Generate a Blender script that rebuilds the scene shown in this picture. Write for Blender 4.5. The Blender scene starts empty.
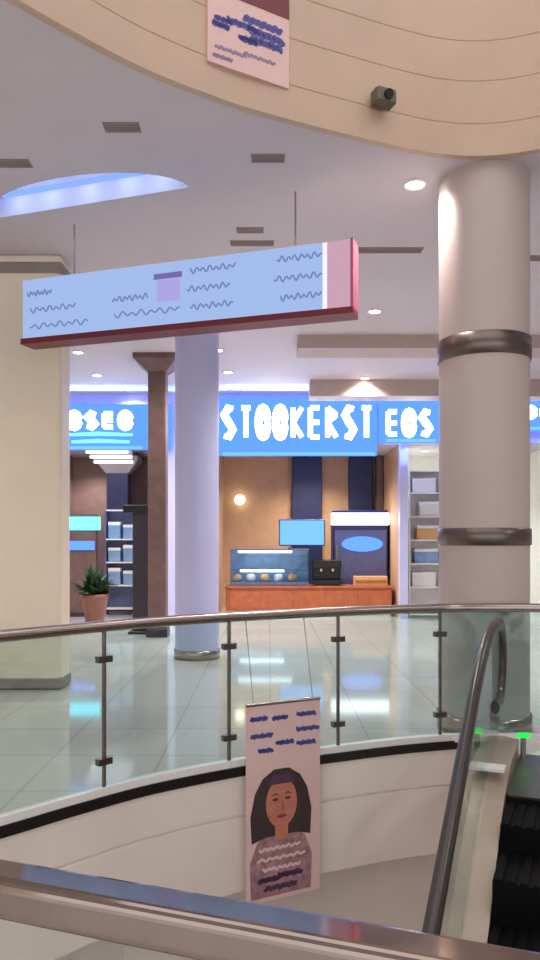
import bpy, math, random
from mathutils import Vector, Matrix
random.seed(4)
SC = bpy.context.scene
C = SC.collection
F = 750.0; HX, HY = 270.0, 541.0; EYE = 1.6
def X(px, Y): return (px-HX)/F*Y
def Z(py, Y): return EYE+(HY-py)/F*Y
def s2l(c): 
    c = c/255.0
    return c/12.92 if c <= .04045 else ((c+.055)/1.055)**2.4
def rgb(r, g, b): return (s2l(r), s2l(g), s2l(b), 1)

# ------------------------------------------------------------ materials
def newmat(name):
    m = bpy.data.materials.new(name); m.use_nodes = True
    nt = m.node_tree; nt.nodes.clear()
    out = nt.nodes.new('ShaderNodeOutputMaterial')
    return m, nt, out
def pmat(name, col, rough=.5, metal=0, noise=.06, nscale=6, spec=.5, coat=0, bump=0):
    m, nt, out = newmat(name)
    b = nt.nodes.new('ShaderNodeBsdfPrincipled')
    b.inputs['Roughness'].default_value = rough
    b.inputs['Metallic'].default_value = metal
    b.inputs['Specular IOR Level'].default_value = spec
    b.inputs['Coat Weight'].default_value = coat
    tc = nt.nodes.new('ShaderNodeTexCoord')
    n = nt.nodes.new('ShaderNodeTexNoise'); n.inputs['Scale'].default_value = nscale; n.inputs['Detail'].default_value = 4
    nt.links.new(tc.outputs['Object'], n.inputs['Vector'])
    r = nt.nodes.new('ShaderNodeValToRGB')
    lo = [max(0, c*(1-noise)) for c in col[:3]]+[1]; hi = [min(1, c*(1+noise)) for c in col[:3]]+[1]
    r.color_ramp.elements[0].position = .3; r.color_ramp.elements[1].position = .7
    r.color_ramp.elements[0].color = lo; r.color_ramp.elements[1].color = hi
    nt.links.new(n.outputs['Fac'], r.inputs['Fac']); nt.links.new(r.outputs['Color'], b.inputs['Base Color'])
    if bump:
        bp = nt.nodes.new('ShaderNodeBump'); bp.inputs['Strength'].default_value = bump; bp.inputs['Distance'].default_value = .01
        nt.links.new(n.outputs['Fac'], bp.inputs['Height']); nt.links.new(bp.outputs['Normal'], b.inputs['Normal'])
    nt.links.new(b.outputs[0], out.inputs[0])
    return m
def emat(name, col, strength):
    m, nt, out = newmat(name)
    e = nt.nodes.new('ShaderNodeEmission'); e.inputs[0].default_value = col; e.inputs[1].default_value = strength
    nt.links.new(e.outputs[0], out.inputs[0])
    return m
def glassmat(name, tint, refl_rough=.02, ior=1.5):
    m, nt, out = newmat(name)
    t = nt.nodes.new('ShaderNodeBsdfTransparent'); t.inputs[0].default_value = tint
    g = nt.nodes.new('ShaderNodeBsdfGlossy'); g.inputs['Roughness'].default_value = refl_rough
    f = nt.nodes.new('ShaderNodeFresnel')
    ge = nt.nodes.new('ShaderNodeNewGeometry'); mr = nt.nodes.new('ShaderNodeMapRange')   # thin pane: same reflectance on both faces
    mr.inputs[3].default_value = ior; mr.inputs[4].default_value = 1/ior
    nt.links.new(ge.outputs['Backfacing'], mr.inputs[0]); nt.links.new(mr.outputs[0], f.inputs[0])
    mx = nt.nodes.new('ShaderNodeMixShader')
    nt.links.new(f.outputs[0], mx.inputs[0]); nt.links.new(t.outputs[0], mx.inputs[1]); nt.links.new(g.outputs[0], mx.inputs[2])
    nt.links.new(mx.outputs[0], out.inputs[0])
    return m
def tilemat(name, col, grout, size, rough):
    m, nt, out = newmat(name)
    b = nt.nodes.new('ShaderNodeBsdfPrincipled'); b.inputs['Roughness'].default_value = rough
    tc = nt.nodes.new('ShaderNodeTexCoord')
    br = nt.nodes.new('ShaderNodeTexBrick'); br.offset = 0
    br.inputs['Color1'].default_value = col; br.inputs['Color2'].default_value = [c*.95 for c in col[:3]]+[1]
    br.inputs['Mortar'].default_value = grout; br.inputs['Scale'].default_value = 1
    br.inputs['Mortar Size'].default_value = .005; br.inputs['Brick Width'].default_value = size; br.inputs['Row Height'].default_value = size
    nt.links.new(tc.outputs['Object'], br.inputs['Vector']); nt.links.new(br.outputs['Color'], b.inputs['Base Color'])
    nt.links.new(b.outputs[0], out.inputs[0])
    return m

M = dict(
 ceiling=pmat('ceiling_paint', rgb(206,202,208), .7, noise=.02, nscale=2),
 lowfascia=pmat('lower_fascia_stone', rgb(236,224,216), .45, noise=.04, nscale=1.5),
 fascia=pmat('fascia_stone', rgb(196,172,150), .45, noise=.05, nscale=1.5),
 floor=tilemat('polished_cream_tile', rgb(204,202,200), rgb(170,160,148), .8, .07),
 lowfloor=tilemat('lower_tile', rgb(205,188,170), rgb(150,135,120), .8, .1),
 black=pmat('black_trim', rgb(22,18,20), .35),
 blackmatte=pmat('black_step_metal', rgb(6,5,5), .7, spec=.15),
 rubber=pmat('handrail_rubber', rgb(58,54,52), .3),
 steel=pmat('brushed_steel', rgb(176,166,160), .22, 1, noise=.05, nscale=30),
 railsteel=pmat('rail_steel', rgb(158,144,136), .08, 1, noise=.04, nscale=20),
 darksteel=pmat('dark_steel', rgb(118,108,104), .35, 1, noise=.08, nscale=12),
 beigesteel=pmat('escalator_cladding', rgb(178,162,146), .38, .35, noise=.04),
 white=pmat('white_paint', rgb(235,232,230), .4, noise=.02),
 cream=pmat('cream_pillar', rgb(234,222,200), .45, noise=.04, nscale=2),
 column=pmat('column_plaster', rgb(192,178,174), .5, noise=.03, nscale=2),
 lilac=pmat('lilac_column', rgb(192,196,236), .4, noise=.03, nscale=2),
 brown=pmat('brown_wood', rgb(112,88,84), .5, noise=.2, nscale=5),
 brownwall=pmat('brown_wall', rgb(150,125,118), .6, noise=.1),
 tan=pmat('tan_wall', rgb(196,160,124), .6, noise=.06),
 beam=pmat('tan_bulkhead', rgb(186,168,160), .6, noise=.04),
 navy=pmat('navy_panel', rgb(34,42,84), .4, noise=.1),
 orange=pmat('orange_wood', rgb(178,98,58), .4, noise=.15, nscale=8),
 lightorange=pmat('pale_carton', rgb(214,168,110), .6),
 pale=pmat('pale_shop_wall', rgb(226,228,220), .5, noise=.03),
 slate=pmat('slate_blue', rgb(96,104,140), .5, noise=.1),
 bluebox=pmat('pale_blue_box', rgb(126,160,198), .5, noise=.15),
 darktotem=pmat('dark_totem', rgb(52,46,60), .35),
 slot=pmat('dark_slot', rgb(146,134,130), .8),
 green=pmat('leaf_green', rgb(40,74,46), .5, noise=.4, nscale=20),
 pot=pmat('brown_pot', rgb(140,92,78), .5),
 soil=pmat('soil', rgb(60,45,35), .9),
 poster=pmat('poster_vinyl', rgb(226,192,188), .5, noise=.03),
 bluink=pmat('blue_ink', rgb(84,84,160), .5),
 greyink=pmat('grey_ink', rgb(140,128,160), .5),
 hair=pmat('print_dark_hair', rgb(62,50,52), .5),
 skin=pmat('print_skin', rgb(196,122,104), .5, noise=.1, nscale=18),
 lips=pmat('print_lips', rgb(150,56,62), .5),
 dress=pmat('print_mauve', rgb(164,124,132), .5, noise=.35, nscale=16),
 purple=pmat('print_purple', rgb(84,58,84), .5),
 maroon=pmat('maroon_trim', rgb(112,32,44), .4),
  endpink=pmat('pink_trim', rgb(176,96,120), .4),
 signtext=emat('sign_lettering', rgb(118,142,192), .8),
 signpurple=emat('sign_pictogram', rgb(166,160,222), .95),
 camgrey=pmat('camera_grey', rgb(96,92,76), .4),
 signbar=emat('sign_pictogram_bar', rgb(120,104,168), .9),
 signface=emat('lightbox_face', rgb(166,190,238), .86),
 signpink=emat('lightbox_pink_end', rgb(214,168,190), .8),
 signwhite=emat('lightbox_divider', rgb(232,232,245), 1.0),
 bluelit=emat('blue_lit_panel', rgb(72,120,255), 1.9),
 whitelit=emat('white_lit_letters', rgb(240,244,255), 6),
 cyanlit=emat('cyan_lit_letters', rgb(90,225,255), 3),
 bluescreen=emat('blue_screen', rgb(104,165,246), 1.5),
 blueoval=emat('blue_oval_lamp', rgb(84,132,245), 1.8),
 whitebox=emat('white_lit_box', rgb(246,246,255), 4),
 lens=emat('lamp_lens', (1,.93,.86,1), 22),
 striplamp=emat('case_strip_lamp', (1,.97,.95,1), 6),
 cove=emat('cove_led', rgb(130,165,255), 1.1),
 greenled=emat('green_led', (.02,.85,.08,1), 1.2),
 tube=emat('tube_lamp', rgb(240,225,245), 2.5),
 glass=glassmat('balustrade_glass', (.84,.935,.92,1)),
 nearglass=glassmat('near_glass', (.95,.975,.96,1)),
 caseglass=glassmat('case_glass', (.86,.92,.97,1)),
)

# ------------------------------------------------------------ mesh builder
class MB:
    def __init__(s): s.v=[]; s.f=[]; s.m=[]; s.sm=[]
    def add(s, vs, fs, mi=0, smooth=False, T=None):
        o=len(s.v)
        for v in vs:
            v=Vector(v); s.v.append(T@v if T else v)
        for f in fs: s.f.append([o+i for i in f]); s.m.append(mi); s.sm.append(smooth)
        return s
    def box(s, x0,x1,y0,y1,z0,z1, mi=0, T=None, bev=0):
        if bev:
            return s.rbox(x0,x1,y0,y1,z0,z1,bev,mi,T)
        vs=[(x,y,z) for z in (z0,z1) for y in (y0,y1) for x in (x0,x1)]
        return s.add(vs,[(0,2,3,1),(4,5,7,6),(0,1,5,4),(2,6,7,3),(0,4,6,2),(1,3,7,5)],mi,False,T)
    def rbox(s,x0,x1,y0,y1,z0,z1,b,mi=0,T=None,n=3):
        # box with rounded vertical edges and chamfered top/bottom
        b=min(b,(x1-x0)*.49,(y1-y0)*.49,(z1-z0)*.49)
        def ring(ins,z):
            pts=[]
            for cx,cy,a0 in ((x1-b,y1-b,0),(x0+b,y1-b,90),(x0+b,y0+b,180),(x1-b,y0+b,270)):
                for k in range(n+1):
                    a=math.radians(a0+90*k/n); r=b-ins
                    pts.append((cx+r*math.cos(a),cy+r*math.sin(a),z))
            return pts
        c=b*.5
        rings=[ring(c,z0),ring(0,z0+c),ring(0,z1-c),ring(c,z1)]
        L=len(rings[0]); vs=sum(rings,[]); fs=[]
        for i in range(3):
            for j in range(L): fs.append((i*L+j,i*L+(j+1)%L,(i+1)*L+(j+1)%L,(i+1)*L+j))
        fs.append(tuple(range(L-1,-1,-1))); fs.append(tuple(range(3*L,4*L)))
        return s.add(vs,fs,mi,False,T)
    def lathe(s, prof, cx=0,cy=0,cz=0, n=32, mi=0, smooth=True, T=None, cap=True, sx=1, sy=1):
        vs=[];fs=[]
        for r,z in prof:
            for k in range(n):
                a=2*math.pi*k/n; vs.append((cx+sx*r*math.cos(a),cy+sy*r*math.sin(a),cz+z))
        for i in range(len(prof)-1):
            for k in range(n): fs.append((i*n+k,i*n+(k+1)%n,(i+1)*n+(k+1)%n,(i+1)*n+k))
        s.add(vs,fs,mi,smooth,T)
        if cap:
            if prof[0][0]>1e-5: s.add(vs[:n],[tuple(range(n-1,-1,-1))],mi,False,T)
            if prof[-1][0]>1e-5: s.add(vs[-n:],[tuple(range(n))],mi,False,T)
        return s
    def tube(s, path, r, n=14, mi=0, closed=False, sx=1, sz=1, up=Vector((0,0,1))):
        P=[Vector(p) for p in path]; N=len(P); vs=[];fs=[]
        for i,p in enumerate(P):
            a=P[(i-1)%N] if (closed or i>0) else p; b=P[(i+1)%N] if (closed or i<N-1) else p
            t=(b-a).normalized(); u=up if abs(t.dot(up))<.98 else Vector((0,1,0))
            e=t.cross(u).normalized(); w=e.cross(t).normalized()
            for k in range(n):
                g=2*math.pi*k/n; vs.append(p+e*(r*sx*math.cos(g))+w*(r*sz*math.sin(g)))
        for i in range(N if closed else N-1):
            j=(i+1)%N
            for k in range(n): fs.append((i*n+k,i*n+(k+1)%n,j*n+(k+1)%n,j*n+k))
        s.add(vs,fs,mi,True)
        if not closed:
            s.add(vs[:n],[tuple(range(n))],mi); s.add(vs[-n:],[tuple(range(n-1,-1,-1))],mi)
        return s
    def sweep(s, path, prof, closed=False, profclosed=True, mi=0, smooth=False, slope=None):
        # path of (x,y[,z]); prof of (offset to the RIGHT of travel, dz)
        P=[Vector((p[0],p[1],p[2] if len(p)>2 else 0)) for p in path]; N=len(P); m=len(prof); vs=[];fs=[]
        for i,p in enumerate(P):
            a=P[(i-1)%N] if (closed or i>0) else p; b=P[(i+1)%N] if (closed or i<N-1) else p
            t=(b-a); t.z=0; t.normalize(); r=Vector((t.y,-t.x,0))
            for o,dz in prof: vs.append(p+r*o+Vector((0,0,dz)))
        for i in range(N if closed else N-1):
            j=(i+1)%N
            for k in range(m if profclosed else m-1):
                l=(k+1)%m; fs.append((i*m+k,i*m+l,j*m+l,j*m+k))
        s.add(vs,fs,mi,smooth)
        if profclosed and not closed:
            s.add(vs[:m],[tuple(range(m-1,-1,-1))],mi); s.add(vs[-m:],[tuple(range(m))],mi)
        return s
    def prism(s, pts, d, mi=0, T=None):
        # polygon in local x,z extruded along -y by d
        n=len(pts); vs=[(x,0,z) for x,z in pts]+[(x,-d,z) for x,z in pts]
        fs=[tuple(range(n-1,-1,-1)),tuple(range(n,2*n))]+[(i,(i+1)%n,n+(i+1)%n,n+i) for i in range(n)]
        return s.add(vs,fs,mi,False,T)
    def stroke(s, pts, w, d, mi=0, T=None):
        # ribbon in local x,z with round-ish ends, thickness d along -y
        P=[Vector((x,0,z)) for x,z in pts]; L=[];R=[]
        for i,p in enumerate(P):
            a=P[max(i-1,0)]; b=P[min(i+1,len(P)-1)]; t=(b-a).normalized(); nn=Vector((-t.z,0,t.x))
            k=.6 if i in (0,len(P)-1) else 1
            L.append(p+nn*w*.5*k); R.append(p-nn*w*.5*k)
        for i in range(len(P)-1):
            q=[R[i],R[i+1],L[i+1],L[i]]
            vs=q+[v+Vector((0,-d,0)) for v in q]
            s.add(vs,[(3,2,1,0),(4,5,6,7),(0,1,5,4),(1,2,6,5),(2,3,7,6),(3,0,4,7)],mi,False,T)
        return s
    def build(s, name, mats, parent=None, local=False):
        if not isinstance(mats,(list,tuple)): mats=[mats]
        me=bpy.data.meshes.new(name); off=Vector((0,0,0))
        if parent is not None and not local:
            p=parent
            while p is not None: off+=p.location; p=p.parent
        me.from_pydata([v-off for v in s.v],[],s.f)
        for m in mats: me.materials.append(m)
        for p,mi,sm in zip(me.polygons,s.m,s.sm): p.material_index=mi; p.use_smooth=sm
        me.update()
        import bmesh
        bm=bmesh.new(); bm.from_mesh(me); bmesh.ops.recalc_face_normals(bm,faces=bm.faces[:]); bm.to_mesh(me); bm.free()
        o=bpy.data.objects.new(name,me); C.objects.link(o)
        if parent is not None: o.parent=parent
        return o
def tag(o,label,cat,group=None,kind=None):
    o['label']=label; o['category']=cat
    if group: o['group']=group
    if kind: o['kind']=kind
    return o
def thing(name,label,cat,loc,group=None):
    o=bpy.data.objects.new(name,None); C.objects.link(o); o.location=loc; o.empty_display_size=.1
    return tag(o,label,cat,group)
def struct(name,mb,m):
    o=mb.build(name,m); o['kind']='structure'; return o
def copy_tree(o,parent=None):
    c=o.copy(); C.objects.link(c); c.parent=parent
    for ch in list(o.children): copy_tree(ch,c)
    return c
def single(name,mb,m,label,cat,group=None,loc=None):
    # a thing of one mesh, with its origin at loc
    me=mb.build(name,m)
    if loc is not None:
        L=Vector(loc)
        for v in me.data.vertices: v.co-=L
        me.location=L
    return tag(me,label,cat,group)

def catmull(pts,n=6,closed=True):
    out=[];N=len(pts)
    rng=range(N) if closed else range(N-1)
    for i in rng:
        if closed: p=[pts[(i+k-1)%N] for k in range(4)]
        else: p=[pts[max(i-1,0)],pts[i],pts[i+1],pts[min(i+2,N-1)]]
        for k in range(n):
            t=k/n
            out.append(tuple(.5*((2*p[1][d])+(-p[0][d]+p[2][d])*t+(2*p[0][d]-5*p[1][d]+4*p[2][d]-p[3][d])*t*t+(-p[0][d]+3*p[1][d]-3*p[2][d]+p[3][d])*t**3) for d in range(2)))
    if not closed: out.append(tuple(pts[-1]))
    return out

# ------------------------------------------------------------ plan of the opening
NEAR0=(-2.30,2.02); NEAR1=(3.28,.03)
far_ctrl=[(-2.30,2.02),(-2.72,2.36),(-2.72,2.85),(-2.36,3.32),(-1.95,3.74),(-1.5,4.18),(-1.18,4.52),(-.79,4.89),(-.28,5.24),(.12,5.45),(.47,5.61),(1.0,5.83),(1.5,5.98)]
far=catmull(far_ctrl,6,False)
U=Vector((-.389,-.921,0)); V=Vector((.921,-.389,0)); E0=Vector((1.36,4.75,0))
def EP(s,w,z=0): 
    p=E0+U*s+V*w; return Vector((p.x,p.y,z))
def xy(p): return (p.x,p.y)
tongue=[xy(EP(-1.32,-.1)),xy(EP(0,-.1)),xy(EP(0,1.3)),xy(EP(-.9,1.55))]
rightside=catmull([xy(EP(-.9,1.55)),(3.75,4.6),(4.15,3.4),(4.15,1.8),(3.9,.7),(3.28,.03)],5,False)
void_low=far+tongue[:3]+rightside           # from NEAR0 round clockwise (seen from above) to NEAR1
up_ctrl=far_ctrl[:-1]+[(1.38,5.95),(1.75,5.97),(2.15,5.85),(2.7,5.5),(3.4,4.8),(3.95,3.9),(4.15,2.8),(4.1,1.5),(3.8,.6),(3.28,.03)]
void_up=catmull(up_ctrl,6,False)

def slab_mesh(outer,holes,z,name,m,kind=True):
    import bmesh
    bm=bmesh.new()
    for loop in [outer]+holes:
        vs=[bm.verts.new((p[0],p[1],z)) for p in loop]
        for i in range(len(vs)): bm.edges.new((vs[i],vs[(i+1)%len(vs)]))
    bmesh.ops.triangle_fill(bm,use_beauty=True,use_dissolve=False,edges=bm.edges[:])
    bmesh.ops.recalc_face_normals(bm,faces=bm.faces[:])
    me=bpy.data.meshes.new(name); bm.to_mesh(me); bm.free(); me.materials.append(m)
    o=bpy.data.objects.new(name,me); C.objects.link(o); o['kind']='structure'
    return o
XL,XR,YB,YF=-7.2,8.2,-3.5,15.5
rect=[(XL,YB),(XR,YB),(XR,YF+3.2),(XL,YF+3.2)]
CEIL=4.68
slab_mesh(rect,[void_low],0,'floor',M['floor'])
slab_mesh(rect,[void_low],-.87,'ceiling_lower',M['ceiling'])
# D-shaped coffer
cA=Vector((-2.59,7.15)); cB=Vector((-.70,6.53)); cm=(cA+cB)/2; cd=(cB-cA)/2; cn=Vector((cd.y,-cd.x)).normalized()
coffer=[]
for k in range(17):
    a=math.pi*k/16
    p=cm-cd*math.cos(a)+cn*(.5*math.sin(a)); coffer.append((p.x,p.y))
slab_mesh([(XL,YB),(XR,YB),(XR,YF),(XL,YF)],[void_up,coffer],CEIL,'ceiling',M['ceiling'])
slab_mesh([(XL,YB),(XR,YB),(XR,YF),(XL,YF)],[void_up],5.6,'floor_upper',M['floor'])
# slab edge cladding with a shadow groove; positive offset = to the right of travel = into the void for this loop direction
def fascia_prof(z0,z1,g):
    return [(0,z1),(.0,g+.012),(-.018,g+.006),(-.018,g-.006),(0,g-.012),(0,z0),(-.06,z0),(-.06,z1)]
mb=MB(); mb.sweep(void_low,fascia_prof(-.87,-.05,-.34),closed=True); struct('trim_1',mb,M['lowfascia'])
mb=MB(); mb.sweep(void_low,[(.012,-.055),(.012,.012),(-.05,.012),(-.05,-.055)],closed=True); struct('trim_2',mb,M['black'])
mb=MB()
mb.sweep(void_up,[(0,6.5),(0,6.072),(-.004,6.067),(-.004,6.063),(0,6.06),(0,5.59),(-.005,5.585),(-.005,5.575),(0,5.57),(0,5.27),(-.005,5.265),(-.005,5.255),(0,5.25),(0,4.93),(-.005,4.925),(-.005,4.915),(0,4.91),(0,CEIL-.01),(-.06,CEIL-.01),(-.06,6.5)],closed=True)
struct('trim_3',mb,M['fascia'])
# coffer sides, lid
mb=MB(); mb.sweep(coffer,[(0,CEIL),(0,CEIL+.32)],closed=True,profclosed=False)
mb.add([(p[0],p[1],CEIL+.32) for p in coffer],[tuple(range(len(coffer)))])
struct('ceiling_coffer',mb,M['ceiling'])
mb=MB(); mb.tube([(cm.x+(p[0]-cm.x)*.93,cm.y+(p[1]-cm.y)*.93,CEIL+.2) for p in coffer],.025,8,closed=True)
single('cove_light',mb,M['cove'],'blue cove light strip inside the half-round ceiling recess','ceiling light')
cv=bpy.data.objects['cove_light']
for f in (-.75,-.4,0,.4,.75):
    l=bpy.data.lights.new('cove_lamp','POINT'); l.energy=2.2; l.color=(.42,.56,1); l.shadow_soft_size=.2
    o=bpy.data.objects.new('cove_lamp',l); C.objects.link(o); o.location=(cm.x+cd.x*f+cn.x*.12,cm.y+cd.y*f+cn.y*.12,CEIL+.12)
# lower storey
lo=[(XL,YB),(XR,YB),(XR,YF),(XL,YF)]
mb=MB(); mb.box(XL,XR,YB,YF,-4.6,-4.5); struct('floor_lower',mb,M['lowfloor'])
back=[(p[0]+.0,p[1]) for p in void_low]
mb=MB(); mb.sweep(far_ctrl[4:]+[xy(EP(-1.32,-.1))],[(-.35,-.86),(-.35,-1.75),(-.45,-1.75),(-.45,-.86)]); struct('trim_4',mb,M['lowfascia'])
mb=MB(); mb.box(XL,XR,9.2,9.4,-4.5,-.87); struct('wall_lower',mb,M['tan'])

# ------------------------------------------------------------ far balustrade
def seg_path(path,a,b): return path[a:b+1]
def arclen(path):
    L=[0]
    for i in range(1,len(path)): L.append(L[-1]+math.dist(path[i][:2],path[i-1][:2]))
    return L
def subpath(path,s0,s1,step=.12):
    L=arclen(path); n=max(2,int((s1-s0)/step)+1); out=[]
    for k in range(n+1):
        s=s0+(s1-s0)*k/n; s=min(max(s,0),L[-1])
        for i in range(1,len(L)):
            if L[i]>=s-1e-9:
                t=(s-L[i-1])/max(L[i]-L[i-1],1e-9); a=path[i-1]; b=path[i]
                out.append((a[0]+(b[0]-a[0])*t,a[1]+(b[1]-a[1])*t)); break
    return out
def offset_path(path,d):
    out=[]
    for i,p in enumerate(path):
        a=path[max(i-1,0)]; b=path[min(i+1,len(path)-1)]; t=Vector((b[0]-a[0],b[1]-a[1])).normalized()
        out.append((p[0]+t.y*d,p[1]-t.x*d))
    return out
def s_at_px(path,px):
    L=arclen(path)
    for i in range(len(path)-1):
        f0=path[i][0]/path[i][1]*F+HX-px; f1=path[i+1][0]/path[i+1][1]*F+HX-px
        if f0<=0<f1 and path[i][1]>3.3: return L[i]+(L[i+1]-L[i])*(-f0/(f1-f0))
    return None
railfull=far[:-1]+catmull([far_ctrl[-2],(1.48,5.955),(1.86,5.99),(2.25,5.93),(2.75,5.72)],6,False)[6:]
gpath=offset_path(railfull[:-1],-.03)
Ltot=arclen(gpath)[-1]
bal=thing('balustrade','curved clear glass balustrade with steel handrail along the far edge of the opening','balustrade',(gpath[30][0],gpath[30][1],0))
mb=MB(); mb.sweep(gpath,[(.03,.0),(.03,.06),(-.03,.06),(-.03,.0)]); mb.build('base_channel',M['white'],bal)
mb=MB(); mb.tube([(p[0],p[1],1.065) for p in gpath],.036,16); mb.build('handrail',M['steel'],bal)
seams=[.9,1.9,2.75]+[s_at_px(gpath,x) for x in (104,229,338,440)]
seams=[s for s in seams if s]
edges=[.05]+seams+[Ltot-.02]
for a,b in zip(edges[:-1],edges[1:]):
    mb=MB(); mb.sweep(subpath(gpath,a+.008,b-.008),[(.006,.05),(.006,1.03),(-.006,1.03),(-.006,.05)],smooth=False)
    mb.build('glass_panel',M['glass'],bal)
for s in seams:
    p=subpath(gpath,s-.01,s+.01)[1]; q=offset_path(subpath(gpath,s-.05,s+.05),.0)
    mid=q[len(q)//2]; mb=MB()
    mb.lathe([(.013,.0),(.013,1.05)],mid[0],mid[1]-.0,0,12); 
    po=mb.build('post',M['darksteel'],bal)
    po.data.transform(Matrix.Identity(4))
    for zz in (.22,.86):
        mb=MB(); mb.sweep(q,[(.022,zz-.02),(.022,zz+.02),(-.022,zz+.02),(-.022,zz-.02)]); mb.build('clamp',M['darksteel'],po)

# ------------------------------------------------------------ near balustrade
nd=Vector((NEAR1[0]-NEAR0[0],NEAR1[1]-NEAR0[1],0)).normalized()
nn=Vector((nd.y,-nd.x,0))   # toward the viewer
if nn.y>0: nn=-nn
n0=Vector((NEAR0[0],NEAR0[1],0))+nn*.06; n1=Vector((NEAR1[0],NEAR1[1],0))+nn*.06
nb=thing('balustrade','straight glass balustrade nearest the viewer with thick steel handrail','balustrade',((n0.x+n1.x)/2,(n0.y+n1.y)/2,0))
LN=(n1-n0).length
mb=MB()
prof=[]
for ox,oz,a0 in ((.026,.004,0),(-.026,.004,90),(-.026,-.030,180),(.026,-.030,270)):
    for k in range(6):
        a=math.radians(a0+18*k); prof.append((ox+.018*math.cos(a),oz+.018*math.sin(a)))
mb.sweep([n0+Vector((0,0,1.01)),n1+Vector((0,0,1.01))],prof); mb.build('handrail',M['railsteel'],nb)
mb=MB(); mb.sweep([n0,n1],[(.03,0),(.03,.08),(-.03,.08),(-.03,0)]); mb.build('base_channel',M['steel'],nb)
cuts=[0,.62,LN-1.9,LN]
cuts=[0,1.45,3.35,LN]
for a,b in zip(cuts[:-1],cuts[1:]):
    mb=MB(); mb.sweep([n0+nd*(a+.005),n0+nd*(b-.005)],[(.006,.06),(.006,.97),(-.006,.97),(-.006,.06)]); mb.build('glass_panel',M['nearglass'],nb)

# ------------------------------------------------------------ escalator
SL=math.tan(math.radians(30)); RUN=4.5/SL
esc=thing('escalator','escalator running down from the far landing, glass sided with black steps','escalator',EP(0,.55,0))
def slope_path(w,z,s0,s1,r=.5):
    # level until s=0, then down at 30 degrees, with an eased knee
    pts=[]; n=60
    for k in range(n+1):
        s=s0+(s1-s0)*k/n
        if s<-r: d=0
        elif s<r: d=SL*(s+r)**2/(4*r)
        else: d=SL*s
        pts.append(EP(s,w,z-d))
    return pts
WID=1.2
S1=RUN-.6
for side,w in ((0,0),(1,WID)):
    mb=MB()
    p=slope_path(w,1.0,-.78,S1)
    # newel: half circle back under the rail
    nw=[EP(-.78-.28*math.sin(a),w,.72+.28*math.cos(a)) for a in [math.pi*k/10 for k in range(10,0,-1)]]
    tail=[EP(-.52,w,.44)]
    mb.tube(tail+nw+p,.046,16,sx=1.05,sz=.8,up=Vector((V.x,V.y,V.z))); mb.build('handrail',M['rubber'],esc)
    mb=MB(); top=slope_path(w,.955,-.78,S1); bot=slope_path(w,.14,-.78,S1)
    nwg=[EP(-.78-.24*math.sin(math.pi*k/8),w,.72+.235*math.cos(math.pi*k/8)) for k in range(1,8)]
    poly=[]
    n=len(top); e=V*.006
    vs=[];fs=[]
    for a,b in zip(top,bot): vs+= [a+e,b+e,a-e,b-e]
    for i in range(n-1):
        o=4*i; fs+=[(o,o+1,o+5,o+4),(o+2,o+6,o+7,o+3),(o,o+4,o+6,o+2),(o+1,o+3,o+7,o+5)]
    mb.add(vs,fs)
    loop=[top[0]]+nwg+[EP(-.78,w,.14)]
    k=len(loop)
    mb.add([v+e for v in loop]+[v-e for v in loop],[tuple(range(k)),tuple(range(2*k-1,k-1,-1))]+[(i,(i+1)%k,k+(i+1)%k,k+i) for i in range(k)])
    mb.build('glass_panel',M['glass'],esc)
    # deck + cladding
    sg=1 if side==0 else -1
    mb=MB(); c=slope_path(w,.14,-.95,S1); vs=[];fs=[]
    prof=[(-.07*sg,0),(-.07*sg,-.16),(-.07*sg,-1.15),(.13*sg,-1.15),(.13*sg,-.30),(.13*sg,-.015),(.02*sg,0)]
    for a in c:
        for o,dz in prof: vs.append(a+V*o+Vector((0,0,dz)))
    m=len(prof)
    # only where it stands clear of the landing slab does the deep cladding hang down
    for i,a in enumerate(c):
        s=(a-EP(0,w,a.z)).dot(U)
        if s<.02:
            for j in range(m):
                q=vs[i*m+j]; q.z=max(q.z,.015)
    for i in range(len(c)-1):
        for j in range(m):
            l=(j+1)%m; fs.append((i*m+j,i*m+l,(i+1)*m+l,(i+1)*m+j))
    fs.append(tuple(range(m-1,-1,-1))); fs.append(tuple(range((len(c)-1)*m,len(c)*m)))
    mb.add(vs,fs); mb.build('side_cladding',M['beigesteel'],esc)
# floor plate and comb
mb=MB(); 
q=[EP(-.93,.14),EP(.05,.14),EP(.05,WID-.14),EP(-.93,WID-.14)]
mb.add([v+Vector((0,0,.014)) for v in q]+[v+Vector((0,0,.028)) for v in q],[(3,2,1,0),(4,5,6,7),(0,1,5,4),(1,2,6,5),(2,3,7,6),(3,0,4,7)])
mb.build('floor_plate',M['darksteel'],esc)
st=[]
for k in range(19):
    s0=.06+.4*k*.98; z=-.02-max(0,(s0-.2))*SL if k else -.01
    mb=MB()
    def P8(sa,sb,za,zb,w0,w1):
        q=[EP(sa,w0),EP(sb,w0),EP(sb,w1),EP(sa,w1)]
        mb.add([v+Vector((0,0,za)) for v in q]+[v+Vector((0,0,zb)) for v in q],[(3,2,1,0),(4,5,6,7),(0,1,5,4),(1,2,6,5),(2,3,7,6),(3,0,4,7)])
    P8(s0,s0+.39,z-.24,z-.012,.14,WID-.14)
    for g in range(14):
        a=.15+g*.065; P8(s0,s0+.39,z-.012,z,a,a+.04)
    mb.build('step',M['blackmatte'],esc)
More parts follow.
